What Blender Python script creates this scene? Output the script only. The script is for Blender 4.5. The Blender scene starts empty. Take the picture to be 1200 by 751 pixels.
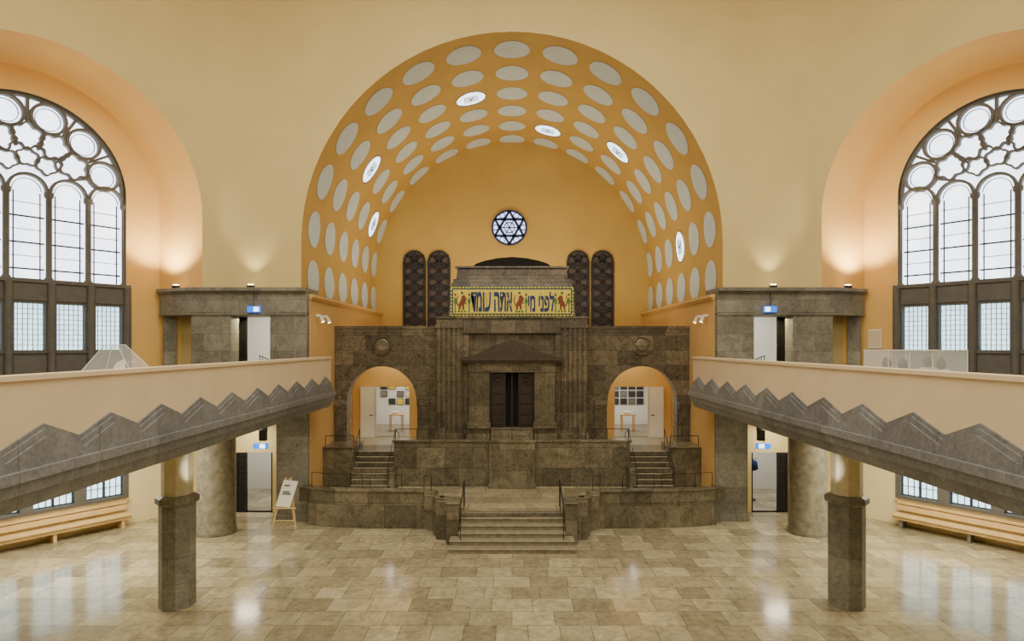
import bpy, math, random
from mathutils import Vector
random.seed(4)
F=720.0; HC=6.4; HZ=405.0
def lin(c):
    return tuple(((x/255)/12.92 if x/255<=0.04045 else ((x/255+0.055)/1.055)**2.4) for x in c)+(1,)
# ---------------------------------------------------------------- materials
def newmat(name):
    m=bpy.data.materials.new(name); m.use_nodes=True
    nt=m.node_tree; b=nt.nodes['Principled BSDF']
    return m,nt,b
def plain(name,c,rough=.6,var=.06,scale=3.0,bump=.02,metal=0.0,spec=.4,bscale=60):
    m,nt,b=newmat(name); N=nt.nodes; L=nt.links
    geo=N.new('ShaderNodeNewGeometry')
    n=N.new('ShaderNodeTexNoise'); n.inputs['Scale'].default_value=scale; n.inputs['Detail'].default_value=4
    L.new(geo.outputs['Position'],n.inputs['Vector'])
    r=N.new('ShaderNodeValToRGB'); cc=lin(c)
    r.color_ramp.elements[0].position=.3; r.color_ramp.elements[1].position=.7
    r.color_ramp.elements[0].color=tuple(x*(1-var) for x in cc[:3])+(1,)
    r.color_ramp.elements[1].color=tuple(min(1,x*(1+var)) for x in cc[:3])+(1,)
    L.new(n.outputs['Fac'],r.inputs['Fac']); L.new(r.outputs['Color'],b.inputs['Base Color'])
    b.inputs['Roughness'].default_value=rough; b.inputs['Metallic'].default_value=metal
    b.inputs['Specular IOR Level'].default_value=spec
    if bump:
        n2=N.new('ShaderNodeTexNoise'); n2.inputs['Scale'].default_value=bscale
        L.new(geo.outputs['Position'],n2.inputs['Vector'])
        bp=N.new('ShaderNodeBump'); bp.inputs['Strength'].default_value=bump*5; bp.inputs['Distance'].default_value=.01
        L.new(n2.outputs['Fac'],bp.inputs['Height']); L.new(bp.outputs['Normal'],b.inputs['Normal'])
    return m
def blocks(name,c1,c2,cm,bw,bh,mort=.008,rough=.55,floor=False,spec=.4,var=.25,nscale=2.2,offset=.5,fine=14):
    m,nt,b=newmat(name); N=nt.nodes; L=nt.links
    geo=N.new('ShaderNodeNewGeometry')
    if floor:
        vec=geo.outputs['Position']
    else:
        sp=N.new('ShaderNodeSeparateXYZ'); L.new(geo.outputs['Position'],sp.inputs[0])
        ad=N.new('ShaderNodeMath'); ad.operation='ADD'
        L.new(sp.outputs['X'],ad.inputs[0]); L.new(sp.outputs['Y'],ad.inputs[1])
        cb=N.new('ShaderNodeCombineXYZ'); L.new(ad.outputs[0],cb.inputs['X']); L.new(sp.outputs['Z'],cb.inputs['Y'])
        vec=cb.outputs[0]
    br=N.new('ShaderNodeTexBrick'); br.offset=offset
    if floor: br.squash=.72; br.squash_frequency=3
    br.inputs['Color1'].default_value=lin(c1); br.inputs['Color2'].default_value=lin(c2); br.inputs['Mortar'].default_value=lin(cm)
    br.inputs['Scale'].default_value=1; br.inputs['Mortar Size'].default_value=mort
    br.inputs['Brick Width'].default_value=bw; br.inputs['Row Height'].default_value=bh
    L.new(vec,br.inputs['Vector'])
    def noise(s,d,dist=0):
        n=N.new('ShaderNodeTexNoise'); n.inputs['Scale'].default_value=s; n.inputs['Detail'].default_value=d
        n.inputs['Roughness'].default_value=.65; n.inputs['Distortion'].default_value=dist
        L.new(geo.outputs['Position'],n.inputs['Vector']); return n
    n1=noise(nscale,5,.8); n2=noise(fine,6)
    ma=N.new('ShaderNodeMath'); ma.operation='ADD'; L.new(n1.outputs['Fac'],ma.inputs[0]); L.new(n2.outputs['Fac'],ma.inputs[1])
    mr=N.new('ShaderNodeMapRange'); mr.inputs['From Min'].default_value=.7; mr.inputs['From Max'].default_value=1.3
    mr.inputs['To Min'].default_value=1-var; mr.inputs['To Max'].default_value=1+var
    L.new(ma.outputs[0],mr.inputs['Value'])
    mx=N.new('ShaderNodeVectorMath'); mx.operation='SCALE'
    L.new(br.outputs['Color'],mx.inputs[0]); L.new(mr.outputs[0],mx.inputs['Scale'])
    L.new(mx.outputs[0],b.inputs['Base Color'])
    b.inputs['Roughness'].default_value=rough; b.inputs['Specular IOR Level'].default_value=spec
    bp=N.new('ShaderNodeBump'); bp.inputs['Strength'].default_value=.1 if floor else .2; bp.inputs['Distance'].default_value=.004
    L.new(n2.outputs['Fac'],bp.inputs['Height']); L.new(bp.outputs['Normal'],b.inputs['Normal'])
    return m
def emis(name,c,s,var=0.0,scale=2):
    m,nt,b=newmat(name); N=nt.nodes; L=nt.links
    b.inputs['Base Color'].default_value=lin(c); b.inputs['Roughness'].default_value=.3
    b.inputs['Emission Color'].default_value=lin(c); b.inputs['Emission Strength'].default_value=s
    if var:
        geo=N.new('ShaderNodeNewGeometry'); n=N.new('ShaderNodeTexNoise'); n.inputs['Scale'].default_value=scale
        L.new(geo.outputs['Position'],n.inputs['Vector'])
        mr=N.new('ShaderNodeMapRange'); mr.inputs['From Min'].default_value=.3; mr.inputs['From Max'].default_value=.7
        mr.inputs['To Min'].default_value=s*(1-var); mr.inputs['To Max'].default_value=s*(1+var)
        L.new(n.outputs['Fac'],mr.inputs['Value']); L.new(mr.outputs[0],b.inputs['Emission Strength'])
    return m
M={}
M['plaster']=plain('plaster_pale_yellow',(218,197,136),.85,.04,.6,.02,bscale=40)
M['plaslow']=plain('plaster_pale_cream',(232,214,166),.85,.04,.6,.02,bscale=40)
M['niche']=plain('plaster_niche_apricot',(230,184,108),.85,.04,.6,.02,bscale=40)
M['vault']=plain('vault_ochre',(205,164,86),.75,.06,.8,.02)
M['apse']=plain('apse_ochre',(204,165,88),.8,.05,.6,.02)
M['chwall']=plain('chancel_plaster_orange',(222,180,114),.8,.05,.6,.02)
M['dot']=plain('vault_disc_grey_cream',(210,220,220),.7,.05,2,.0)
M['cream']=plain('balcony_cream',(224,202,166),.8,.05,1.2,.03)
M['white']=plain('white_paint',(236,232,222),.6,.02,1,.0)
M['stone']=blocks('shell_limestone_grey',(138,134,120),(112,108,96),(84,80,70),1.3,.62,.005,.5,var=.42)
M['stoneb']=blocks('balcony_limestone',(134,134,132),(114,114,112),(92,90,84),1.6,4,.006,.5,var=.36)
M['dark']=blocks('ark_limestone_brown',(114,102,82),(76,69,57),(52,47,38),1.0,.62,.006,.26,var=.6,nscale=3)
M['plat']=blocks('platform_limestone',(124,114,92),(88,81,65),(60,54,44),1.1,.8,.006,.26,var=.55)
M['step']=plain('step_stone',(146,136,112),.38,.25,6,.03)
M['floor']=blocks('floor_limestone_tiles',(186,174,140),(140,130,104),(104,97,78),1.0,.74,.008,.14,floor=True,spec=.6,var=.36,nscale=1.7,fine=6,offset=.5)
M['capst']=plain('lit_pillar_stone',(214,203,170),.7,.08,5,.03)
M['col']=plain('round_column_stone',(126,118,96),.5,.3,5,.04)
M['roofst']=plain('ark_bronze_roof',(68,54,42),.45,.25,5,.03)
M['door']=plain('bronze_door',(56,49,42),.4,.25,9,.03,metal=.3)
M['black']=plain('black_iron',(22,21,20),.45,.1,5,0)
M['void']=plain('dark_panels_and_gap_shade',(18,14,11),.8,.1,5,0)  # near-black for door panels and attic cap; also paints shade in the ark gap
M['lattice']=plain('dark_lattice',(44,40,42),.6,.2,8,0)
M['latbg']=plain('lattice_backing',(88,76,68),.8,.2,8,0)
M['trac']=plain('window_tracery_stone',(98,95,88),.7,.1,4,.02)
M['lead']=plain('window_lead_bar',(52,60,72),.6,.1,4,0)
M['pane']=emis('frosted_window_glass',(230,240,255),3.7,.12,1.5)
M['pane2']=emis('frosted_pattern_glass',(196,226,238),2.7,.2,12)
M['disclit']=emis('lit_glass_disc',(225,236,250),3.0,.1,5)
M['star']=emis('blue_star_glass',(190,214,250),2.2,.2,6)
M['bluefr']=plain('blue_glass_frame',(28,34,80),.5,.1,5,0)
M['gold']=plain('gold_mosaic',(228,202,58),.35,.35,22,.05,spec=.6)
M['green']=plain('green_mosaic',(64,124,64),.5,.3,22,.03)
M['blue']=plain('blue_mosaic',(22,44,104),.5,.2,22,0)
M['red']=plain('red_mosaic',(122,58,36),.5,.35,22,0)
M['wood']=plain('light_oak',(222,190,130),.5,.1,3,.02)
M['sign']=emis('blue_sign_panel',(20,110,220),1.6)
M['signw']=emis('white_sign_panel',(240,250,250),2.5)
M['lamp']=emis('lamp_glass_warm',(255,225,170),14)
M['paper']=plain('paper_black_print',(60,60,58),.8,.5,30,0)
M['coat']=plain('blue_cloth',(30,50,120),.9,.1,5,0)
g,nt,b=newmat('clear_acrylic'); b.inputs['Roughness'].default_value=.03; b.inputs['Alpha'].default_value=.22
b.inputs['Base Color'].default_value=(.86,.93,.93,1); M['glass']=g
# ---------------------------------------------------------------- builder
class B:
    def __init__(s,name): s.n=name; s.v=[]; s.f=[]; s.fm=[]; s.sm=[]; s.m=[]
    def mi(s,k):
        if k not in s.m: s.m.append(k)
        return s.m.index(k)
    def add(s,vs,fs,mat,smooth=False):
        o=len(s.v); s.v+= [tuple(v) for v in vs]; i=s.mi(mat)
        for f in fs: s.f.append([o+k for k in f]); s.fm.append(i); s.sm.append(smooth)
    def box(s,x0,x1,y0,y1,z0,z1,mat,mp=None):
        x0,x1=sorted((x0,x1)); y0,y1=sorted((y0,y1))
        vs=[(x,y,z) for z in (z0,z1) for y in (y0,y1) for x in (x0,x1)]
        if mp: vs=[mp(*v) for v in vs]
        s.add(vs,[(0,2,3,1),(4,5,7,6),(0,1,5,4),(2,6,7,3),(0,4,6,2),(1,3,7,5)],mat)
    def prism(s,poly,z0,z1,mat):
        n=len(poly); vs=[(x,y,z0) for x,y in poly]+[(x,y,z1) for x,y in poly]
        s.add(vs,[list(range(n))[::-1],list(range(n,2*n))]+[(i,(i+1)%n,n+(i+1)%n,n+i) for i in range(n)],mat)
    def prismxz(s,poly,y0,y1,mat,mp=None,smooth=False):
        n=len(poly); vs=[(x,y0,z) for x,z in poly]+[(x,y1,z) for x,z in poly]
        if mp: vs=[mp(*v) for v in vs]
        s.add(vs,[list(range(n)),list(range(n,2*n))[::-1]]+[(i,n+i,n+(i+1)%n,(i+1)%n) for i in range(n)],mat)
    def cyl(s,p0,p1,r0,r1,n,mat,smooth=True):
        p0=Vector(p0);p1=Vector(p1); d=(p1-p0).normalized()
        a=d.orthogonal().normalized(); c=d.cross(a)
        vs=[]
        for p,r in((p0,r0),(p1,r1)):
            for i in range(n):
                t=2*math.pi*i/n; vs.append(p+a*math.cos(t)*r+c*math.sin(t)*r)
        s.add(vs,[(i,(i+1)%n,n+(i+1)%n,n+i) for i in range(n)],mat,smooth)
        s.add(vs,[list(range(n))[::-1],list(range(n,2*n))],mat)
    def tube(s,pts,r,mat,n=6):
        for a,b in zip(pts,pts[1:]): s.cyl(a,b,r,r,n,mat)
    def lathe(s,cx,cy,prof,n,mat,smooth=True,rot=0):
        vs=[]
        for r,z in prof:
            for i in range(n):
                t=2*math.pi*i/n+rot; vs.append((cx+r*math.cos(t),cy+r*math.sin(t),z))
        fs=[]
        for k in range(len(prof)-1):
            for i in range(n):
                j=(i+1)%n; fs.append((k*n+i,k*n+j,(k+1)*n+j,(k+1)*n+i))
        s.add(vs,fs,mat,smooth); s.add(vs,[list(range(n))[::-1],list(range(len(vs)-n,len(vs)))],mat)
    def ring(s,cx,cz,r,w,y0,y1,mat,mp,n=36,star=0,k=0,seg=None,ph=0):
        a0,a1=seg if seg else (0,2*math.pi)
        m=n if not seg else n+1; vs=[]
        for i in range(m):
            t=a0+(a1-a0)*i/n; rr=r*(1+star*math.cos(k*(t-ph)))
            for (q,y) in((rr,y0),(rr-w,y0),(rr-w,y1),(rr,y1)):
                vs.append(mp(cx+q*math.cos(t),y,cz+q*math.sin(t)))
        fs=[]
        for i in range(n):
            j=(i+1)%m
            for e in range(4): fs.append((i*4+e,j*4+e,j*4+(e+1)%4,i*4+(e+1)%4))
        s.add(vs,fs,mat)
    def bar(s,x0,z0,x1,z1,w,y0,y1,mat,mp):
        dx,dz=x1-x0,z1-z0; l=math.hypot(dx,dz); nx,nz=-dz/l*w/2,dx/l*w/2
        s.prismxz([(x0+nx,z0+nz),(x1+nx,z1+nz),(x1-nx,z1-nz),(x0-nx,z0-nz)],y0,y1,mat,mp)
    def wall(s,mp,u0,u1,z0,z1,t0,t1,ops,mat,rmat=None,nz=1,extra=[]):
        """wall in local (u,t,z) with openings (ua,ub,za,zspring,arched)"""
        rmat=rmat or mat
        us={round(u0,5),round(u1,5)}|{round(e,5) for e in extra}
        for (a,b_,za,zs,ar) in ops:
            us|={round(a,5),round(b_,5)}
            if ar:
                c=(a+b_)/2;R=(b_-a)/2
                for i in range(1,36): us.add(round(c-R*math.cos(math.pi*i/36),5))
        us=sorted(us)
        def top(o,u):
            a,b_,za,zs,ar=o
            if not ar: return zs
            c=(a+b_)/2;R=(b_-a)/2
            return zs+math.sqrt(max(0,R*R-(u-c)**2))
        for ua,ub in zip(us,us[1:]):
            mid=(ua+ub)/2
            act=sorted([o for o in ops if o[0]<mid<o[1]],key=lambda o:o[2])
            lo=[z0,z0]; ivs=[]
            for o in act:
                if o[2]>max(lo)+1e-6: ivs.append((lo,[o[2],o[2]]))
                lo=[top(o,ua),top(o,ub)]
            ivs.append((lo,[z1,z1]))
            for lo_,hi in ivs:
                for t in ((t0,t1) if t1!=t0 else (t0,)):
                    for k in range(nz):
                        a0=lo_[0]+(hi[0]-lo_[0])*k/nz; a1=lo_[0]+(hi[0]-lo_[0])*(k+1)/nz
                        b0=lo_[1]+(hi[1]-lo_[1])*k/nz; b1=lo_[1]+(hi[1]-lo_[1])*(k+1)/nz
                        s.add([mp(ua,t,a0),mp(ub,t,b0),mp(ub,t,b1),mp(ua,t,a1)],[(0,1,2,3)],mat,nz>1)
        if t0==t1: return
        for o in ops:
            a,b_,za,zs,ar=o
            pts=[(a,za),(b_,za),(b_,zs)]
            if ar:
                c=(a+b_)/2;R=(b_-a)/2
                pts+=[(c+R*math.cos(math.pi*i/36),zs+R*math.sin(math.pi*i/36)) for i in range(1,36)]
            pts.append((a,zs)); n=len(pts)
            for i in range(n):
                p,q=pts[i],pts[(i+1)%n]
                s.add([mp(p[0],t0,p[1]),mp(q[0],t0,q[1]),mp(q[0],t1,q[1]),mp(p[0],t1,p[1])],[(0,1,2,3)],rmat)
    def done(s,bevel=0,merge=False,recalc=True,parent=None):
        me=bpy.data.meshes.new(s.n); me.from_pydata(s.v,[],s.f)
        for k in s.m: me.materials.append(M[k])
        for p,i,sm in zip(me.polygons,s.fm,s.sm): p.material_index=i; p.use_smooth=sm
        import bmesh
        bm=bmesh.new(); bm.from_mesh(me)
        if merge: bmesh.ops.remove_doubles(bm,verts=bm.verts,dist=.0005)
        if recalc: bmesh.ops.recalc_face_normals(bm,faces=bm.faces)
        bm.to_mesh(me); bm.free()
        o=bpy.data.objects.new(s.n,me); bpy.context.scene.collection.objects.link(o)
        if bevel:
            md=o.modifiers.new('bevel','BEVEL'); md.width=bevel; md.segments=1; md.limit_method='ANGLE'
        if parent: o.parent=parent
        return o
ident=lambda x,y,z:(x,y,z)
def winmap(m):  # local (s,t,z) on diagonal window wall
    return lambda s,t,z:(m*(13.2+.6*s+.8*t),22.9-.8*s+.6*t,z)
def rail(name,paths,h=.95,r=.014,gap=1.1,mid=True):
    b=B(name)
    for pts in paths:
        top=[(x,y,z+h) for x,y,z in pts]; b.tube(top,r,'black')
        if mid: b.tube([(x,y,z+h*.5) for x,y,z in pts],r*.6,'black')
        for (p,q) in zip(pts,pts[1:]):
            L=(Vector(q)-Vector(p)).length; n=max(1,int(L/gap))
            for i in range(n+1):
                c=Vector(p).lerp(Vector(q),i/n); b.cyl(c,c+Vector((0,0,h)),r*.9,r*.9,6,'black')
    return b.done()
# ================================================================= ROOM SHELL
ZT=21.5; YB=-5.0
b=B('floor'); b.box(-20,20,YB,29,-.3,0,'floor'); b.done()
b=B('ceiling'); b.box(-20,20,YB,23,ZT,ZT+.3,'plaster'); b.done()
b=B('wall_back'); b.box(-20,20,YB-.4,YB,0,ZT,'plaster'); b.done()
CA=11.125
def hallmap(u,t,z):
    sg=-1 if u<0 else 1; a=abs(u)
    q=a-CA
    if q<=0: x,y=a,22.5
    else: x,y=CA+.6*q,22.5-.8*q
    k=min(1,max(0,(z-9)/8)); k=k*k*(3-2*k)*.75
    w=max(0,1-abs(q)/3)**2*k
    x-=w*.447; y-=w*.894
    if t>0: y+=t
    return (sg*x,y,z)
SC=-.925
def su(s): return CA+(s-SC)
b=B('wall_front')
ops=[(-7.72,7.72,8.5,10.18,True),(su(-.71),su(8.51),8.5,11.06,True),(-su(8.51),-su(-.71),8.5,11.06,True)]
b.wall(hallmap,-su(9.7),su(9.7),8.5,ZT,0,0.0,ops,'plaster',nz=14,extra=[CA,-CA,9.1,-9.1,8.3,-8.3,9.8,-9.8,10.5,-10.5,8.7,-8.7])
b.done(merge=True)
for m,nm in((-1,'left'),(1,'right')):
    wm=winmap(m)
    b=B('trim_niche_reveal'); n=48; vs=[]
    out=[(8.51,8.5),(8.51,11.06)]+[(3.9+4.61*math.cos(math.pi*i/n),11.06+4.61*math.sin(math.pi*i/n)) for i in range(1,n)]+[(-.71,11.06),(-.71,8.5)]
    inn=[(7.86,8.5),(7.86,11.37)]+[(3.9+3.96*math.cos(math.pi*i/n),11.37+3.96*math.sin(math.pi*i/n)) for i in range(1,n)]+[(-.06,11.37),(-.06,8.5)]
    K=6
    for k in range(K+1):
        f=k/K
        for (a,c) in zip(out,inn):
            P=Vector(hallmap(m*su(a[0]),0,a[1])); Q=Vector(wm(c[0],0,c[1]))
            vs.append(P.lerp(Q,f))
    W=len(out)
    b.add(vs,[(k*W+i,k*W+i+1,(k+1)*W+i+1,(k+1)*W+i) for k in range(K) for i in range(W-1)],'niche',True)
    b.done(merge=True)
    lights=[1.07+1.13*i for i in range(5)]
    ops=[(1.07,6.73,8.46,11.7,True)]
    ops+=[(l+.16,l+.97,6.26,7.77,False) for l in lights]
    low=[(1.15+1.5*i,1.15+1.5*i+1.15,1.05,3.1,False) for i in range(4)]
    b=B('wall_'+nm)
    b.wall(wm,-.85,9.9,4.6,17.5,0,.5,ops,'niche','trac')
    b.wall(wm,-.85,9.9,0,4.6,0,.5,low,'plaslow','trac')
    b.done()
    b=B('trim_window_surround')
    b.wall(wm,.95,6.85,4.9,8.46,-.06,.0,[(l+.16,l+.97,6.26,7.77,False) for l in lights],'trac')
    b.bar(.95,8.5,6.85,8.5,.12,-.12,.1,'trac',wm); b.bar(.95,7.9,6.85,7.9,.08,-.1,0,'trac',wm); b.bar(.95,6.2,6.85,6.2,.1,-.12,0,'trac',wm)
    for l in lights+[6.73]:
        x,y,_=wm(l,-.1,0); b.lathe(x,y,[(.12,4.9),(.12,8.44)],10,'trac')
    b.done()
    # big window
    b=B('window_1' if m<0 else 'window_2')
    cx,cz,R=3.9,11.7,2.82
    gl=[(cx-R,8.46),(cx+R,8.46),(cx+R,cz)]+[(cx+R*math.cos(math.pi*i/40),cz+R*math.sin(math.pi*i/40)) for i in range(1,40)]+[(cx-R,cz)]
    b.prismxz(gl,.3,.33,'pane',wm)
    b.ring(cx,cz,R,.09,.12,.3,'trac',wm,48,seg=(0,math.pi))
    for i in range(6):
        l=1.07+1.13*i; x,y,_=wm(l,.16,0)
        b.lathe(x,y,[(.13,8.46),(.13,8.6),(.09,8.66),(.09,11.25),(.14,11.32),(.14,11.45)],10,'trac')
    for l in lights:
        c=l+.565
        if abs(c-cx)<2.5:
            b.ring(c,11.45,.56,.08,.1,.3,'trac',wm,20,seg=(0,math.pi))
            b.ring(c,11.45,.40,.02,.26,.3,'lead',wm,16,seg=(0,math.pi))
        for z in (8.9,9.75,10.6): b.bar(l+.1,z,l+1.03,z,.05,.24,.3,'lead',wm)
        for z in (9.32,10.18,11.05): b.bar(l+.15,z,l+.98,z,.02,.27,.3,'lead',wm)
        for dx in(.21,.92): b.bar(l+dx,8.5,l+dx,11.4,.03,.25,.3,'lead',wm)
    def pol(r,a): return cx+r*math.sin(math.radians(a)),cz+r*math.cos(math.radians(a))
    for a in (-73.5,-44.1,-14.7,14.7,44.1,73.5):
        x,z=pol(2.26,a); b.ring(x,z,.53,.09,.1,.3,'trac',wm,28)
        b.ring(x,z,.37,.02,.25,.3,'lead',wm,20)
    for a in (-58.8,-29.4,0,29.4,58.8):
        x,z=pol(1.5,a); b.ring(x,z,.43,.065,.1,.3,'trac',wm,48,star=.13,k=6,ph=math.radians(90-a))
        b.bar(*pol(1.95,a),*pol(2.75,a),.08,.12,.3,'trac',wm)
    for a in (-75,-44.1,-14.7,14.7,44.1,75):
        b.bar(*pol(1.15,a),*pol(1.78,a),.07,.12,.3,'trac',wm)
    for a in (-40,0,40):
        x,z=pol(.82,a); b.ring(x,z,.3,.055,.12,.3,'trac',wm,30,star=.12,k=5,ph=math.radians(90-a))
    b.done()
    b=B('window_3' if m<0 else 'window_4')
    for l in lights:
        b.box(l+.14,l+.99,.2,.23,6.24,7.79,'pane2',wm)
        for k in range(1,6): b.bar(l+.16+.81*k/6,6.26,l+.16+.81*k/6,7.77,.014,.17,.2,'lead',wm)
        for k in range(1,9): b.bar(l+.16,6.26+1.51*k/9,l+.97,6.26+1.51*k/9,.014,.17,.2,'lead',wm)
    b.done()
    b=B('window_5' if m<0 else 'window_6')
    for o in low:
        b.box(o[0]-.02,o[1]+.02,.2,.23,1.03,3.12,'pane2',wm)
        for k in range(0,7): b.bar(o[0]+(o[1]-o[0])*k/6,1.05,o[0]+(o[1]-o[0])*k/6,3.1,.07 if k in(0,6,3) else .012,.14,.2,'lead',wm)
        for k in range(0,7): b.bar(o[0],1.05+2.05*k/6,o[1],1.05+2.05*k/6,.07 if k in(0,6) else .012,.14,.2,'lead',wm)
    b.wall(wm,1.0,7.0,.95,3.2,-.03,0,low,'trac')
    b.done()
    b=B('wall_side_'+nm); b.box(m*17.5,m*19.6,YB,15.0,0,ZT,'plaster'); b.done()
    b=B('wall_passage_'+nm)
    mp=lambda u,t,z:(m*u,23.6+t,z)
    b.wall(mp,8.2,13.1,0,8.5,0,.25,[(9.2,10.65,0,2.3,False),(9.2,10.62,4.9,7.5,False)],'plaster','capst'); b.done()
    b=B('wall_anteroom_'+nm)
    for z0,z1 in((0,3.6),(4.9,8.3)):
        b.box(m*8.25,m*13.2,27.5,27.7,z0,z1,'white'); b.box(m*13.2,m*13.4,23.86,27.7,z0,z1,'white'); b.box(m*8.2,m*8.3,23.86,27.7,z0,z1,'white')
        b.box(m*8.2,m*13.4,23.86,27.7,z1,z1+.1,'white')
    b.box(m*8.2,m*13.4,23.86,27.7,4.7,4.88,'white')
    b.done()
    for z in (3.3,8.0):
        li=bpy.data.lights.new('anteroom_light','AREA'); li.energy=60; li.size=2; li.color=(.95,.98,1)
        o=bpy.data.objects.new('anteroom_ceiling_light',li); o.location=(m*10.5,25.8,z); bpy.context.scene.collection.objects.link(o)
    for z0,z1,nmd in((0,2.3,'door_%d'%(1 if m<0 else 2)),(4.9,7.5,'door_%d'%(3 if m<0 else 4))):
        b=B(nmd)
        xo,xi=10.62,10.2
        b.box(m*xo,m*(xo-.07),23.62,23.7,z0,z1,'black'); b.box(m*xi,m*(xi+.07),23.62,23.7,z0,z1,'black')
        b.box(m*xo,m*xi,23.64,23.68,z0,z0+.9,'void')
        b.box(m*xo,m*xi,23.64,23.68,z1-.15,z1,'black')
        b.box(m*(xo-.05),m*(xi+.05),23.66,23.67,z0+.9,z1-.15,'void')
        for j in range(1,6): b.box(m*xo,m*xi,23.65,23.67,z0+.9+(z1-z0-1)*j/6,z0+.93+(z1-z0-1)*j/6,'black')
        b.box(m*9.2,m*9.25,23.6,23.7,z0,z1,'black')
        b.box(m*10.62,m*10.65,23.6,23.7,z0,z1,'black')
        b.done()
    # balustrade seen through the upper door
    b=B('stair_balustrade')
    for k in range(9): b.box(m*(9.3+k*.12),m*(9.32+k*.12),25.0,25.03,4.9,5.75+.06*abs(4-k),'black')
    b.tube([(m*9.3,25.02,6.0),(m*9.8,25.02,5.8),(m*10.3,25.02,6.0)],.02,'black'); b.done()
    # gallery stone portal
    b=B('gallery_stone_portal')
    b.box(m*7.42,m*8.75,22.2,23.58,4.9,7.6,'stone'); b.box(m*10.15,m*11.6,22.2,22.85,4.9,7.6,'stone')
    b.prism([(m*12.9,22.75),(m*13.05,22.98),(m*12.75,23.4),(m*12.6,23.1)],4.9,7.6,'stone')
    P=lambda e:[(m*7.42,22.2-e),(m*(11.6+e*.7),22.2-e),(m*(13.1+e*.4),22.8-e*.6),(m*13.1,23.58),(m*7.42,23.58)]
    b.prism(P(0),7.55,8.3,'stone'); b.prism(P(.07),8.3,8.36,'stone'); b.prism(P(.16),8.36,8.5,'stone'); b.prism(P(.05),7.5,7.56,'stone')
    b.done(.015)
    b=B('stone_corner_pier'); b.box(m*7.42,m*8.6,22.4,23.58,0,4.25,'stone'); b.box(m*7.41,m*8.65,22.36,23.58,0,.25,'stone'); b.done(.015)
    b=B('trim_beam'); b.box(m*8.62,m*13,22.45,23.5,3.5,4.28,'plaslow'); b.done()
    b=B('gallery_floor_slab')
    b.prism([(m*6.9,YB+.02),(m*17.45,YB+.02),(m*17.45,15.0),(m*18.6,15.6),(m*13.15,22.85),(m*12.7,23.58),(m*7.42,23.58),(m*7.42,22.45),(m*6.9,22.45)],4.32,4.9,'stone')
    b.prism([(m*6.95,YB+.02),(m*17.4,YB+.02),(m*17.4,15.0),(m*18.5,15.6),(m*13.1,22.8),(m*12.7,23.5),(m*8.7,23.5),(m*8.7,22.4),(m*6.95,22.4)],4.29,4.33,'plaslow'); b.done()
    # parapet with zig-zag
    b=B('gallery_balustrade')
    y0,y1=YB+.02,22.4
    b.box(m*6.6,m*6.85,y0,y1,4.62,5.95,'cream'); b.box(m*6.56,m*6.9,y0,y1+.02,5.93,6.0,'cream')
    per=1.45
    for e,dz in enumerate((0,-.07,-.17)):
        y=y1; top=[]; k=0
        while y>y0:
            top.append((y,(5.04 if k%2==0 else 5.31)+dz)); y-=per/2; k+=1
        top.append((y0,top[-1][1]))
        poly=[(y0,4.6),(y1,4.6)]+top
        xo=6.6-.03*(e+1); n=len(poly)
        vs=[(m*xo,yy,zz) for yy,zz in poly]+[(m*6.62,yy,zz) for yy,zz in poly]
        b.add(vs,[list(range(n)),list(range(n,2*n))[::-1]]+[(i,n+i,n+(i+1)%n,(i+1)%n) for i in range(n)],'stoneb')
    for prof in ([(6.42,4.74),(6.42,4.60),(6.9,4.60),(6.9,4.74)],[(6.46,4.60),(6.5,4.42),(6.9,4.42),(6.9,4.60)],[(6.54,4.42),(6.66,4.18),(7.1,4.18),(7.1,4.42)]):
        vs=[(m*x,y0,z) for x,z in prof]+[(m*x,y1+.05,z) for x,z in prof]
        b.add(vs,[(0,1,2,3),(7,6,5,4)]+[(i,4+i,4+(i+1)%4,(i+1)%4) for i in range(4)],'stoneb')
    b.done()
    for yy in (15.2,6.0):
        b=B('octagonal_pillar')
        b.lathe(m*8.28,yy,[(.42,0),(.42,2.5),(.50,2.55),(.50,2.68),(.40,2.74)],8,'stone',False,math.pi/8)
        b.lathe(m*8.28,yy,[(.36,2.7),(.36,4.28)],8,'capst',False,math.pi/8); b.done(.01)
    b=B('round_column'); b.lathe(m*10.15,21.1,[(.66,0),(.66,.12),(.62,.16),(.62,4.28)],40,'col'); b.done()
    b=B('wooden_bench')
    for z0,z1 in((.56,.74),(.78,.94)): b.box(1.1,7.6,-.14,-.08,z0,z1,'wood',wm)
    b.box(1.1,7.6,-.62,-.14,.42,.47,'wood',wm); b.box(1.1,7.6,-.55,-.5,.3,.42,'wood',wm); b.box(1.0,7.6,-.14,-.04,.88,.94,'wood',wm)
    for s_ in (1.3,3.3,5.3,7.3): b.box(s_,s_+.1,-.5,-.1,0,.42,'stone' if m>0 else 'wood',wm)
    b.box(1.1,7.6,-.1,-.04,.1,.42,'wood',wm)
    b.done(.006)
    b=B('exit_sign'); b.box(m*9.05,m*9.52,22.08,22.14,7.6,7.82,'sign')
    b.box(m*9.1,m*9.28,22.06,22.08,7.63,7.79,'signw'); b.cyl((m*9.3,22.11,7.8),(m*9.3,22.11,8.35),.01,.01,6,'black'); b.done()
    b=B('exit_sign'); b.box(m*9.1,m*9.65,22.9,22.96,2.55,2.76,'sign'); b.box(m*9.2,m*9.4,22.88,22.9,2.58,2.73,'signw'); b.cyl((m*9.4,22.93,2.76),(m*9.4,22.93,3.5),.01,.01,6,'black'); b.done()
    b=B('wall_speaker'); b.box(m*9.05,m*9.3,22.55,22.75,2.9,3.3,'black'); b.box(m*9.1,m*9.25,22.7,22.9,3.2,3.5,'black'); b.done(.01)
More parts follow.
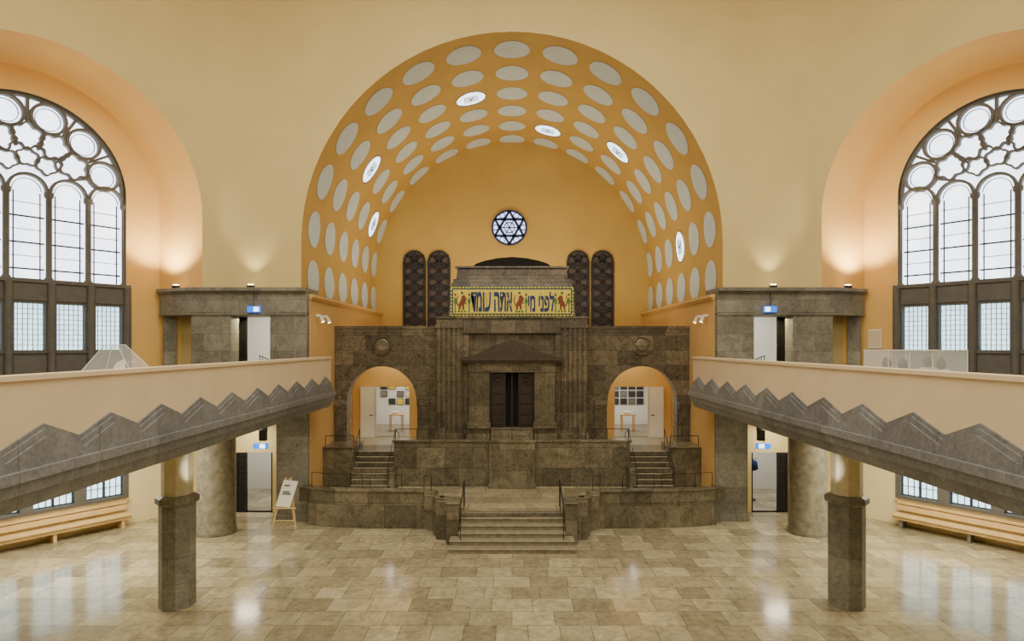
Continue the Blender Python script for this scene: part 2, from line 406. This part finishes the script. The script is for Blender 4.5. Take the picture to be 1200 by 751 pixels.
    for (a,yy) in ((9.4,22.15),(12.2,22.35)):
        b=B('uplight'); b.box(m*a-.12,m*a+.12,yy-.1,yy+.02,8.5,8.58,'black'); b.box(m*a-.09,m*a+.09,yy-.08,yy,8.58,8.62,'lamp'); b.done()
def light(name,kind,loc,e,col,size=1,rot=(0,0,0),spot=None,sy=None):
    li=bpy.data.lights.new(name,kind); li.energy=e; li.color=col
    if kind=='AREA':
        li.size=size
        if sy: li.shape='RECTANGLE'; li.size_y=sy
    else: li.shadow_soft_size=size
    if spot: li.spot_size=spot; li.spot_blend=.8
    o=bpy.data.objects.new(name,li); o.location=loc; o.rotation_euler=rot; bpy.context.scene.collection.objects.link(o); return o
# ================================================================= CHANCEL
ZC=10.18;R=7.72;Y0,Y1=22.5,34.7
b=B('vault_ceiling'); vs=[]; prof=[(-R,8.28)]+[(-R,9.2)]+[(-R*math.cos(math.pi*i/72),ZC+R*math.sin(math.pi*i/72)) for i in range(73)]+[(R,9.2),(R,8.28)]
W=len(prof)
for yy in (Y0,Y1): vs+=[(x,yy,z) for x,z in prof]
b.add(vs,[(i,i+1,W+i+1,W+i) for i in range(W-1)],'vault',True); b.done()
def surf(th,y,off=.015):
    q=R-off
    lim=math.pi/2
    if abs(th)<=lim: return (q*math.sin(th),y,ZC+q*math.cos(th))
    sg=1 if th>0 else -1
    return (sg*q,y,ZC-(abs(th)-lim)*R)
lit={(-1,2),(1,4),(3,3),(-4,2),(-5,4),(6,2)}
b=B('vault_discs'); l=B('vault_lit_discs')
for i in range(-7,8):
    for j in range(6):
        th=math.radians(14.1)*i; yc=23.86+2.07*j-.02; rr=.7
        t=(l if (i,j) in lit else b); n=28; vs=[]
        rings=5
        for k in range(1,rings+1):
            for a in range(n):
                A=2*math.pi*a/n; yy=min(Y1-.01,yc+rr*k/rings*math.sin(A))
                vs.append(surf(th+rr*k/rings*math.cos(A)/R,yy,.02))
        vs.append(surf(th,yc,.02)); c=len(vs)-1
        fs=[(c,a,(a+1)%n) for a in range(n)]
        for k in range(rings-1): fs+=[(k*n+a,k*n+(a+1)%n,(k+1)*n+(a+1)%n,(k+1)*n+a) for a in range(n)]
        t.add(vs,fs,'disclit' if (i,j) in lit else 'dot',True)
        if (i,j) in lit:
            for (u0,v0,u1,v1) in ((-.3,-.2,.3,-.2),(-.3,.2,.3,.2),(-.3,-.2,-.3,.2),(.3,-.2,.3,.2),(-.1,-.2,0,.2),(.1,-.2,0,.2),(-.25,0,.25,0)):
                p=surf(th+u0/R,yc+v0,.05); q=surf(th+u1/R,yc+v1,.05); l.tube([p,q],.018,'lead',5)
            rim=[surf(th+rr*math.cos(2*math.pi*a/24)/R,yc+rr*math.sin(2*math.pi*a/24),.03) for a in range(25)]; l.tube(rim,.02,'lead',5)
b.done(); l.done()
b=B('wall_apse'); 
pts=[(-R,0),(R,0)]+[(R*math.cos(math.pi*i/72),ZC+R*math.sin(math.pi*i/72)) for i in range(73)]
b.prismxz(pts,Y1,Y1+.3,'apse'); b.done()
for m,nm in((-1,'left'),(1,'right')):
    b=B('wall_chancel_'+nm); b.box(m*7.4,m*8.15,22.5,Y1,0,8.28,'chwall'); b.done()
    b=B('trim_cornice'); b.box(m*7.25,m*7.72,22.45,Y1,8.17,8.28,'chwall'); b.box(m*7.32,m*7.6,22.47,Y1,8.09,8.17,'chwall')
    b.done()
    for yy in (23.1,23.9):
        b=B('wall_spotlight'); b.box(m*7.2,m*7.38,yy,yy+.1,7.5,7.58,'white'); b.cyl((m*7.2,yy+.05,7.5),(m*7.12,yy+.05,7.3),.05,.07,10,'white'); b.cyl((m*7.12,yy+.05,7.3),(m*7.117,yy+.05,7.294),.06,.06,10,'lamp'); b.done()
    for xc in ((-5.5,-4.12) if m<0 else (3.72,5.1)):
        b=B('lattice_window'); w=.6
        arch=[(xc-w,7.16),(xc+w,7.16),(xc+w,11.15)]+[(xc+w*math.cos(math.pi*i/16),11.15+w*math.sin(math.pi*i/16)) for i in range(1,16)]+[(xc-w,11.15)]
        b.prismxz(arch,Y1-.03,Y1-.01,'latbg')
        mq=lambda x,y,z:(x,y,z)
        b.ring(xc,11.15,w+.03,.08,Y1-.1,Y1-.01,'lattice',mq,20,seg=(0,math.pi))
        for sx in(-1,1): b.box(xc+sx*w-.05,xc+sx*w+.05,Y1-.1,Y1-.01,7.16,11.15,'lattice')
        b.box(xc-.04,xc+.04,Y1-.09,Y1-.01,7.16,11.7,'lattice')
        z=7.2
        while z<11.0:
            b.ring(xc-.3,z+.3,.28,.07,Y1-.08,Y1-.02,'lattice',mq,12); b.ring(xc+.3,z+.3,.28,.07,Y1-.08,Y1-.02,'lattice',mq,12)
            b.bar(xc-.55,z,xc+.55,z+.6,.05,Y1-.08,Y1-.02,'lattice',mq); b.bar(xc-.55,z+.6,xc+.55,z,.05,Y1-.08,Y1-.02,'lattice',mq)
            b.box(xc-w,xc+w,Y1-.08,Y1-.02,z-.03,z+.03,'lattice'); z+=.62
        b.ring(xc,11.33,.25,.07,Y1-.08,Y1-.02,'lattice',mq,14)
        b.done()
b=B('window_7'); mq=ident; cx,cz=-.15,13.05
disc=[(cx+.98*math.cos(2*math.pi*i/36),cz+.98*math.sin(2*math.pi*i/36)) for i in range(36)]
b.prismxz(disc,Y1-.05,Y1-.02,'star'); b.ring(cx,cz,1.0,.1,Y1-.14,Y1-.02,'bluefr',mq,36); b.ring(cx,cz,.32,.05,Y1-.12,Y1-.05,'bluefr',mq,24)
for off in (90,270):
    P=[(cx+.93*math.cos(math.radians(off+120*k)),cz+.93*math.sin(math.radians(off+120*k))) for k in range(3)]
    for k in range(3): b.bar(*P[k],*P[(k+1)%3],.13,Y1-.14,Y1-.05,'bluefr',mq)
for k in range(6):
    a=math.radians(60*k); b.bar(cx,cz,cx+.5*math.cos(a),cz+.5*math.sin(a),.05,Y1-.12,Y1-.05,'bluefr',mq)
    a=math.radians(60*k); x,z=cx+.78*math.cos(a),cz+.78*math.sin(a); b.ring(x,z,.17,.04,Y1-.12,Y1-.05,'bluefr',mq,14)
b.done()
# ---------- ark screen
b=B('ark_screen_wall'); YS=25.6
mp=lambda u,t,z:(u,YS+t,z)
ops=[(-6.88,-3.95,2.18,4.1,True),(3.95,6.88,2.18,4.1,True)]
b.wall(mp,-7.38,7.38,.9,7.2,0,.6,ops,'dark')
b.box(-7.38,7.38,YS-.05,YS+.7,7.1,7.22,'dark'); b.box(-7.38,7.38,YS-.02,YS,6.95,7.1,'dark')
for m in(-1,1):
    c=m*5.415
    b.ring(c,4.1,1.56,.12,YS-.06,YS,'dark',ident,36,seg=(0,math.pi))
    for a,w in((3.68,.24),(7.14,.22)):
        x=m*a
        b.box(x-w,x+w,YS-.12,YS+.3,2.18,4.0,'dark'); b.box(x-w-.02,x+w+.02,YS-.2,YS+.35,3.92,4.16,'dark'); b.box(x-w-.01,x+w+.01,YS-.16,YS+.3,3.82,3.9,'dark')
        b.box(x-w-.02,x+w+.02,YS-.18,YS+.3,2.18,2.4,'dark')
    b.ring(c,6.42,.42,.09,YS-.07,YS,'dark',ident,28)
    b.cyl((c,YS,6.42),(c,YS-.04,6.42),.3,.22,24,'plat')
b.done()
b=B('gallery_deck'); b.box(-7.38,7.38,26.32,Y1-.12,6.96,7.15,'plaster'); b.done()
for m,nm in((-1,'left'),(1,'right')):
    b=B('wall_vestibule_'+nm)
    mp2=lambda u,t,z:(m*u,28.4+t,z)
    b.wall(mp2,2.6,7.38,2.18,6.95,0,.15,[(4.75,6.3,2.18,4.5,False)],'chwall')
    b.box(m*2.6,m*2.8,26.2,Y1,2.18,6.95,'white'); b.box(m*2.8,m*7.38,33,33.2,2.18,6.95,'white')
    b.box(m*2.6,m*7.38,26.2,Y1,2.0,2.18,'step'); b.box(m*7.3,m*7.38,28.56,33,2.18,6.9,'white'); b.box(m*2.8,m*7.3,28.56,33,5.2,5.3,'white')
    b.done()
    b=B('door_%d'%(5 if m<0 else 6)); b.box(m*6.32,m*6.98,28.3,28.36,2.18,4.5,'white'); b.box(m*6.26,m*6.32,28.28,28.38,2.18,4.55,'cream')
    b.cyl((m*6.42,28.3,3.2),(m*6.42,28.22,3.2),.02,.02,6,'black'); b.box(m*6.42,m*6.55,28.22,28.24,3.18,3.22,'black'); b.done()
    b=B('framed_picture')
    for k in range(4):
        for j in range(3):
            x=m*(5.55+k*.44) ; z=3.25+j*.4
            if (k+j)%4==3 and m<0: continue
            mt=('paper','cream','gold','stone')[(k*2+j)%4] if m<0 else ('paper','paper','stone','paper')[(k+j)%4]
            b.box(x-.18,x+.18,32.94,32.99,z,z+.32,'black'); b.box(x-.16,x+.16,32.92,32.95,z+.02,z+.3,mt)
    b.done()
    light('vestibule_light','AREA',(m*5.2,27.3,6.8),75,(1,.88,.56),1.5)
    light('side_room_light','AREA',(m*5.2,31,5.1),80,(1,.98,.94),2)
for m in(-1,1):
    b=B('side_room_table'); x0=5.4*m if m>0 else -6.1
    b.box(x0,x0+.7,30.3,30.8,2.95,3.0,'wood')
    for x in(x0+.03,x0+.62):
        for y in(30.33,30.72): b.box(x,x+.05,y,y+.05,2.18,2.95,'wood')
    b.box(x0+.15,x0+.5,30.4,30.7,3.0,3.12,'white'); b.done()
# ---------- central ark
b=B('torah_ark'); YA=24.8
for m in(-1,1):
    b.box(m*2.0,m*3.05,YA,YS+.6,2.2,7.5,'dark')
    for k in range(5):
        a=2.08+k*.2; b.box(m*a,m*(a+.12),YA-.09,YA,2.9,7.1,'dark')
    b.box(m*1.95,m*3.1,YA-.1,YA,2.2,2.9,'dark'); b.box(m*1.97,m*3.1,YA-.12,YA+.3,7.1,7.25,'dark')
    b.box(m*1.75,m*2.0,YA+.12,YS+.6,2.2,7.5,'dark')
b.box(-2,-.3,YA+.35,YS+.6,2.2,7.5,'dark'); b.box(.3,2,YA+.35,YS+.6,2.2,7.5,'dark'); b.box(-.3,.3,YA+.35,YS+.6,5.3,7.5,'dark')
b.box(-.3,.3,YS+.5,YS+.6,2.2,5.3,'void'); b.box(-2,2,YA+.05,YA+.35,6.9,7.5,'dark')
b.box(-3.1,3.1,YA-.06,YS+.6,7.5,7.58,'dark')
for m in(-1,1):
    b.box(m*.9,m*1.72,YA-.25,YA+.35,3.1,5.35,'plat'); b.box(m*1.0,m*1.12,YA-.29,YA-.25,3.3,5.2,'plat'); b.box(m*1.5,m*1.62,YA-.29,YA-.25,3.3,5.2,'plat')
    b.box(m*.85,m*1.78,YA-.32,YA,3.1,3.35,'plat')
    b.box(m*.25,m*.88,YA+.0,YA+.2,3.1,5.3,'door')
    for j in range(4):
        z=3.2+j*.42; b.box(m*.33,m*.8,YA-.03,YA,z,z+.34,'door')
    b.ring(m*.58,4.98,.2,.05,YA-.06,YA,'door',ident,20); b.cyl((m*.58,YA,4.98),(m*.58,YA-.1,4.98),.1,.03,12,'roofst')
    b.box(m*.84,m*.9,YA-.1,YA+.3,3.1,5.35,'door')
b.box(-.26,.26,YA+.3,YA+.34,3.1,5.3,'void')  # dark sheet stands in for the shade between the ark doors
b.box(-.035,.035,YA+.08,YA+.14,3.1,5.3,'door')
b.box(-1.75,1.75,YA-.28,YA+.35,5.33,5.72,'plat'); b.box(-1.2,1.2,YA-.3,YA-.28,5.4,5.62,'dark')
b.box(-1.98,1.98,YA-.42,YA+.35,5.72,5.8,'roofst'); b.box(-2.04,2.04,YA-.48,YA+.35,5.8,5.92,'roofst')
right=[(1.9,5.95),(1.5,6.02),(1.15,6.14),(.95,6.27),(.85,6.38)]
rp=[(-1.95,5.9),(1.95,5.9)]+right+[(.82,6.4),(.7,6.42),(.45,6.5),(.2,6.58),(0,6.62),(-.2,6.58),(-.45,6.5),(-.7,6.42),(-.82,6.4)]+[(-x,z) for x,z in right[::-1]]
b.prismxz(rp,YA-.42,YA+.3,'roofst')
for k in range(5): b.box(-1.9+.03*k,1.9-.03*k,YA-.42+.08*k,YA+.35,2.19,2.35+.17*k if k<4 else 3.1,'plat')
b.done(.01)
b=B('ark_attic')
def frust(x0,x1,y0,y1,z0,z1,ins,mat):
    vs=[(x0,y0,z0),(x1,y0,z0),(x1,y1,z0),(x0,y1,z0),(x0+ins,y0+ins,z1),(x1-ins,y0+ins,z1),(x1-ins,y1,z1),(x0+ins,y1,z1)]
    b.add(vs,[(0,3,2,1),(4,5,6,7),(0,1,5,4),(1,2,6,5),(2,3,7,6),(3,0,4,7)],mat)
frust(-2.6,2.6,25.1,27,7.58,9.0,.12,'dark'); frust(-2.42,2.42,25.3,27,9.0,9.15,0,'dark'); frust(-2.3,2.3,25.35,27,9.15,9.6,.05,'dark')
b.box(-2.35,2.35,25.3,27,9.6,9.68,'dark')
cap=[(-1.65,9.68),(1.65,9.68),(1.5,9.82),(1.1,9.95),(.6,10.05),(0,10.1),(-.6,10.05),(-1.1,9.95),(-1.5,9.82)]
b.prismxz(cap,25.6,27,'void'); b.done(.01)
# mosaic
b=B('mosaic_panel'); ym=24.86
b.box(-2.5,2.5,ym,ym+.18,7.59,8.78,'green'); b.box(-2.42,2.42,ym-.02,ym,7.66,8.71,'blue'); b.box(-2.38,2.38,ym-.03,ym,7.7,8.67,'gold')
for k in range(34):
    x=-2.41+k*.146
    for z in(7.60,8.72): b.box(x-.045,x+.045,ym-.04,ym,z,z+.05,'gold')
for k in range(8):
    for x in(-2.48,2.43): b.box(x,x+.05,ym-.04,ym,7.66+k*.14,7.74+k*.14,'gold')
for (xc,sg) in ((-2.02,1),(.3,1),(2.02,-1)):
    P=lambda pts:[(xc+sg*x*.72,8.14+z*.9) for x,z in pts]
    b.prismxz(P([(-.18,-.32),(-.1,-.32),(-.06,-.15),(.0,-.14),(.04,-.32),(.12,-.32),(.12,-.05),(.2,.08),(.26,.12),(.22,.24),(.1,.34),(-.02,.3),(-.05,.12),(-.14,.0),(-.2,-.12)]),ym-.05,ym-.02,'red')
    b.prismxz(P([(-.2,-.1),(-.28,.1),(-.22,.3),(-.26,.32),(-.33,.1),(-.25,-.16)]),ym-.05,ym-.02,'red')
    b.prismxz(P([(.12,-.0),(.24,-.08),(.26,-.04),(.16,.06)]),ym-.05,ym-.02,'red')
    for dx in(-.12,.0,.12): b.cyl((xc+dx,ym-.045,7.79),(xc+dx,ym-.06,7.79),.045,.03,8,'green')
    b.cyl((xc,ym-.03,8.53),(xc,ym-.06,8.53),.06,.03,8,'green')
for x in(-2.29,-1.73,.57,1.76,2.3):
    b.prismxz([(x-.03,7.74),(x+.03,7.74),(x+.02,8.05),(x+.07,8.2),(x,8.4),(x-.07,8.2),(x-.02,8.05)],ym-.045,ym-.025,'green')
    b.cyl((x,ym-.03,8.46),(x,ym-.06,8.46),.05,.03,8,'red')
mo=b.done()
for word,x0,x1 in (('אתה עומד',-1.66,.02),('לפני מי',.64,1.7)):
    txt=bpy.data.curves.new('mosaic_lettering','FONT')
    txt.body=word[::-1]; txt.size=.85; txt.extrude=.01; txt.offset=.024; txt.align_x='CENTER'; txt.align_y='CENTER'
    to=bpy.data.objects.new('lettering',txt); to.rotation_euler=(math.pi/2,0,0); txt.materials.append(M['blue'])
    bpy.context.scene.collection.objects.link(to); to.parent=mo
    bpy.context.view_layer.update()
    k=(x1-x0)/max(.1,to.dimensions.x); kz=.8/max(.1,to.dimensions.y); to.scale=(k,kz,1)
    bpy.context.view_layer.update()
    bb=[v[1] for v in to.bound_box]; cy_=(min(bb)+max(bb))/2*kz
    to.location=((x0+x1)/2,ym-.05,8.18-cy_)
# ================================================================= PLATFORM
outl=[(7.3,22.38),(7.3,21.95),(6.6,21.72),(5.6,21.58),(4.4,21.52),(3.1,21.5),(2.75,21.25),(2.65,20.75),(2.45,20.4),(1.75,20.25)]
b=B('bimah_platform')
full=[(-x,y) for x,y in outl]+[(x,y) for x,y in outl[::-1]]
full=[(-7.38,25.58)]+[(-7.38,22.4)]+full[1:-1]+[(7.38,22.4),(7.38,25.58)]
b.prism([(x,y) for x,y in full],0,.9,'plat')
for m in(-1,1):
    for k,(p,q) in enumerate(zip(outl,outl[1:])):
        d=Vector((q[0]-p[0],q[1]-p[1])).normalized(); n=Vector((-d.y,d.x)); 
        if n.y<0: n=-n
        if abs(n.y)<.3: n=Vector((1,0)) 
        w=.3
        for e,z0,z1 in((.0,.85,1.27),(.05,1.27,1.35)):
            P=[(p[0]-n.x*e,p[1]-n.y*e),(q[0]-n.x*e,q[1]-n.y*e),(q[0]+n.x*w,q[1]+n.y*w),(p[0]+n.x*w,p[1]+n.y*w)]
            b.prism([(m*x,y) for x,y in P],z0,z1,'plat')
    b.box(m*1.72,m*2.1,19.75,20.3,0,1.3,'plat'); b.box(m*1.69,m*2.13,19.7,20.33,1.3,1.36,'plat')
    b.box(m*1.9,m*2.5,20.25,20.6,0,1.28,'plat')
b.done(.012)
b=B('front_stairs')
for k in range(6):
    b.box(-1.95 if k<2 else -1.7,1.95 if k<2 else 1.7,18.9+.31*k,19.68 if k<2 else 20.6,.15*k,.15*(k+1)-.035,'step'); b.box(-1.97 if k<2 else -1.71,1.97 if k<2 else 1.71,18.86+.31*k,19.69 if k<2 else 20.6,.15*(k+1)-.035,.15*(k+1)+(.001 if k==5 else 0),'step')
    if k<2: b.box(-1.7,1.7,19.6,20.6,.15*k,.15*(k+1),'step')
b.done(.01)
b=B('platform_paving'); b.box(-7.0,7.0,22.0,23.3,.9,.91,'floor'); b.box(-4.4,4.4,23.3,24.0,.9,.91,'floor'); b.box(-2.3,2.3,20.62,22.0,.9,.91,'floor'); b.done()
b=B('upper_podium')
b.box(-4.64,4.64,24.15,25.55,.91,2.18,'plat'); b.box(-4.64,4.64,24.1,24.3,.91,2.62,'plat'); b.box(-4.7,4.7,24.05,24.35,2.62,2.7,'plat')
b.box(-.88,.88,23.6,24.3,.91,2.68,'plat'); b.box(-.93,.93,23.55,24.32,2.68,2.76,'plat'); b.box(-.92,.92,23.57,24.3,.91,1.1,'plat')
for a in (-.87,.77): b.box(a,a+.1,23.57,23.6,1.1,2.68,'plat')
for m in(-1,1):
    b.box(m*6.2,m*7.38,24.0,25.55,.91,2.38,'plat'); b.box(m*6.15,m*7.38,23.95,25.55,2.38,2.45,'plat')
    b.box(m*4.5,m*4.75,23.4,24.3,.91,1.7,'plat')
    for k in range(7):
        b.box(m*4.64,m*6.2,23.4+.2*k,25.55,.91+.183*k,.9+.183*(k+1),'plat'); b.box(m*4.66,m*6.18,23.37+.2*k,23.5+.2*k,.9+.183*(k+1)-.04,.902+.183*(k+1),'step')
b.done(.01)
# ---------- railings
for m in(-1,1):
    rail('stair_railing',[[(m*6.15,23.3,.92),(m*6.15,23.45,.95),(m*6.15,24.8,2.2)],[(m*4.72,23.3,.92),(m*4.72,24.9,2.18)]],.85,.013,1.1,False)
    rail('podium_railing',[[(m*6.2,24.05,2.45),(m*7.3,24.05,2.45)],[(m*2.9,24.2,2.7),(m*4.6,24.2,2.7),(m*4.65,25.2,2.4)],[(m*1.0,24.2,2.7),(m*2.6,24.2,2.7)]],.42,.015,.8,False)
    rail('platform_railing',[[(m*7.2,22.1,1.35),(m*6.5,21.85,1.35),(m*5.3,21.75,1.35)],[(m*3.1,21.65,1.35),(m*2.8,21.3,1.35)],[(m*3.9,21.66,1.35),(m*5.0,21.66,1.35)],],.5,.013,.9,False)
    rail('stair_handrail',[[(m*1.62,19.3,.3),(m*1.62,20.55,.9),(m*1.62,21.0,.91)]],.9,.016,1.0,False)
rail('lectern_railing',[[(-.85,24.2,2.76),(-.85,23.7,2.76),(.85,23.7,2.76),(.85,24.2,2.76)]],.4,.015,.8,False)
# ================================================================= LOOSE OBJECTS
b=B('easel_sign'); ex,ey=-7.95,21.6
b.tube([(ex-.42,ey-.2,0),(ex-.02,ey+.1,1.75)],.028,'wood'); b.tube([(ex+.42,ey-.2,0),(ex+.14,ey+.1,1.75)],.028,'wood'); b.tube([(ex+.05,ey+.65,0),(ex+.06,ey+.14,1.7)],.028,'wood')
b.tube([(ex-.4,ey-.14,.72),(ex+.4,ey-.14,.72)],.028,'wood'); b.tube([(ex-.36,ey-.17,.3),(ex+.38,ey-.17,.3)],.02,'wood')
vs=[(ex-.3,ey-.17,.8),(ex+.2,ey-.17,.76),(ex+.42,ey+.03,1.62),(ex-.08,ey+.03,1.68)]
vs2=[(x,y+.02,z) for x,y,z in vs]; b.add(vs+vs2,[(0,1,2,3),(7,6,5,4),(0,4,5,1),(1,5,6,2),(2,6,7,3),(3,7,4,0)],'white')
for zz,wd in((1.2,.3),(1.27,.24),(1.48,.2)): 
    f=(zz-.76)/.9; b.box(ex-.2+.2*f,ex-.2+wd+.2*f,ey-.17+.2*f-.03,ey-.17+.2*f-.012,zz,zz+.03,'paper')
b.done()
b=B('pyramid_display_case')
cx,cy=-9.3,14.5
b.box(cx-.62,cx+.62,cy-.5,cy+.5,4.9,5.75,'white')
v=[(cx-.6,cy-.45,5.76),(cx+.6,cy-.45,5.76),(cx+.6,cy+.45,5.76),(cx-.6,cy+.45,5.76),(cx-.22,cy-.15,6.42),(cx+.08,cy-.15,6.42),(cx+.08,cy+.15,6.42),(cx-.22,cy+.15,6.42)]
b.add(v,[(0,1,5,4),(1,2,6,5),(2,3,7,6),(3,0,4,7),(4,5,6,7)],'glass')
for i in range(4): b.tube([v[i],v[4+i]],.01,'white',5); b.tube([v[i],v[(i+1)%4]],.01,'white',5); b.tube([v[4+i],v[4+(i+1)%4]],.008,'white',5)
b.add([(cx-.1,cy-.1,5.78),(cx+.35,cy-.3,5.78),(cx+.12,cy+.1,6.1),(cx-.1,cy+.1,6.0)],[(0,1,2,3)],'white')
b.done()
b=B('glass_display_case')
cx,cy=8.9,13.6
b.box(cx-.85,cx+.85,cy-.45,cy+.45,4.9,5.75,'white')
for (x0,x1,y0,y1) in((-.85,.85,-.45,-.43),(-.85,.85,.43,.45),(-.85,-.83,-.43,.43),(.83,.85,-.43,.43)): b.box(cx+x0,cx+x1,cy+y0,cy+y1,5.76,6.28,'glass')
b.box(cx-.85,cx+.85,cy-.45,cy+.45,6.28,6.3,'glass')
for yy in(-.46,.44):
    for x in(-.85,-.4,0.1,.84): b.box(cx+x,cx+x+.015,cy+yy,cy+yy+.02,5.75,6.3,'white')
    for z in(5.75,6.29): b.box(cx-.86,cx+.86,cy+yy-.005,cy+yy+.02,z,z+.018,'white')
b.box(cx-.8,cx+.8,cy-.4,cy+.4,5.76,5.79,'white')
for x,h in((-.6,.2),(-.25,.14),(.3,.24),(.6,.16)):
    b.box(cx+x-.13,cx+x+.13,cy-.1,cy+.1,5.79,5.8+h*.5,'white'); b.lathe(cx+x,cy,[(.05,5.8+h*.5),(.1,5.9+h*.5),(.06,6.02+h*.5),(.02,6.06+h*.5)],12,'trac')
b.done()
b=B('coat_stand'); b.cyl((9.9,25.5,0),(9.9,25.5,1.75),.02,.02,8,'black'); b.lathe(9.9,25.5,[(.2,0),(.2,.03)],16,'black')
b.lathe(9.9,25.5,[(.05,1.7),(.26,1.6),(.3,1.3),(.22,1.25)],14,'coat'); b.tube([(9.65,25.5,1.7),(10.15,25.5,1.7)],.015,'black'); b.done()
b=B('wall_notice')
wm=winmap(1); b.box(.1,.55,-.05,-.02,6.3,7.0,'white',wm); b.box(.13,.52,-.055,-.05,6.35,6.95,'cream',wm); b.done()
# ================================================================= LIGHT
W=bpy.data.worlds.new('World'); bpy.context.scene.world=W; W.use_nodes=True
W.node_tree.nodes['Background'].inputs['Color'].default_value=(.75,.85,1,1); W.node_tree.nodes['Background'].inputs['Strength'].default_value=.5
warm=(1,.96,.86)
light('overhead_fill','AREA',(0,10,ZT-.3),2500,warm,12)  # unseen overhead fill lights, added to brighten the hall
light('overhead_fill','AREA',(-9,9,ZT-.4),600,warm,5); light('overhead_fill','AREA',(9,9,ZT-.4),600,warm,5)
light('rear_fill','AREA',(0,YB+.3,13),1700,(1,.97,.9),14,(math.radians(80),0,0),sy=10)  # added frontal fill behind the camera; the back wall has no window
light('vault_uplight','AREA',(0,30,7.6),500,(1,.93,.72),10,(math.pi,0,0),sy=5)
for m in(-1,1):
    light('niche_uplight','SPOT',(m*12.6,21.9,8.75),900,(1,.84,.55),.15,(math.radians(170),0,0),math.radians(120))
    light('ledge_uplight','SPOT',(m*9.4,22.0,8.75),90,(1,.88,.58),.1,(math.radians(165),0,0),math.radians(80))
    light('aisle_light','AREA',(m*12.3,18,4.2),520,(1,.93,.76),4)
    light('aisle_light','AREA',(m*9.8,22.7,3.45),50,(1,.92,.74),.8)
    light('passage_light','AREA',(m*9.8,23.1,7.4),50,(1,.88,.5),.8)
    light('pillar_spot','SPOT',(m*7.7,14.3,3.0),80,(1,.95,.85),.05,(math.radians(115),0,0),math.radians(60))
cam=bpy.data.cameras.new('camera'); co=bpy.data.objects.new('camera',cam); bpy.context.scene.collection.objects.link(co)
co.location=(0,0,HC); co.rotation_euler=(math.pi/2,0,0)
cam.sensor_width=36; cam.sensor_fit='HORIZONTAL'; cam.lens=36*F/1200; cam.shift_y=(HZ-375.5)/1200; cam.clip_end=200
bpy.context.scene.camera=co
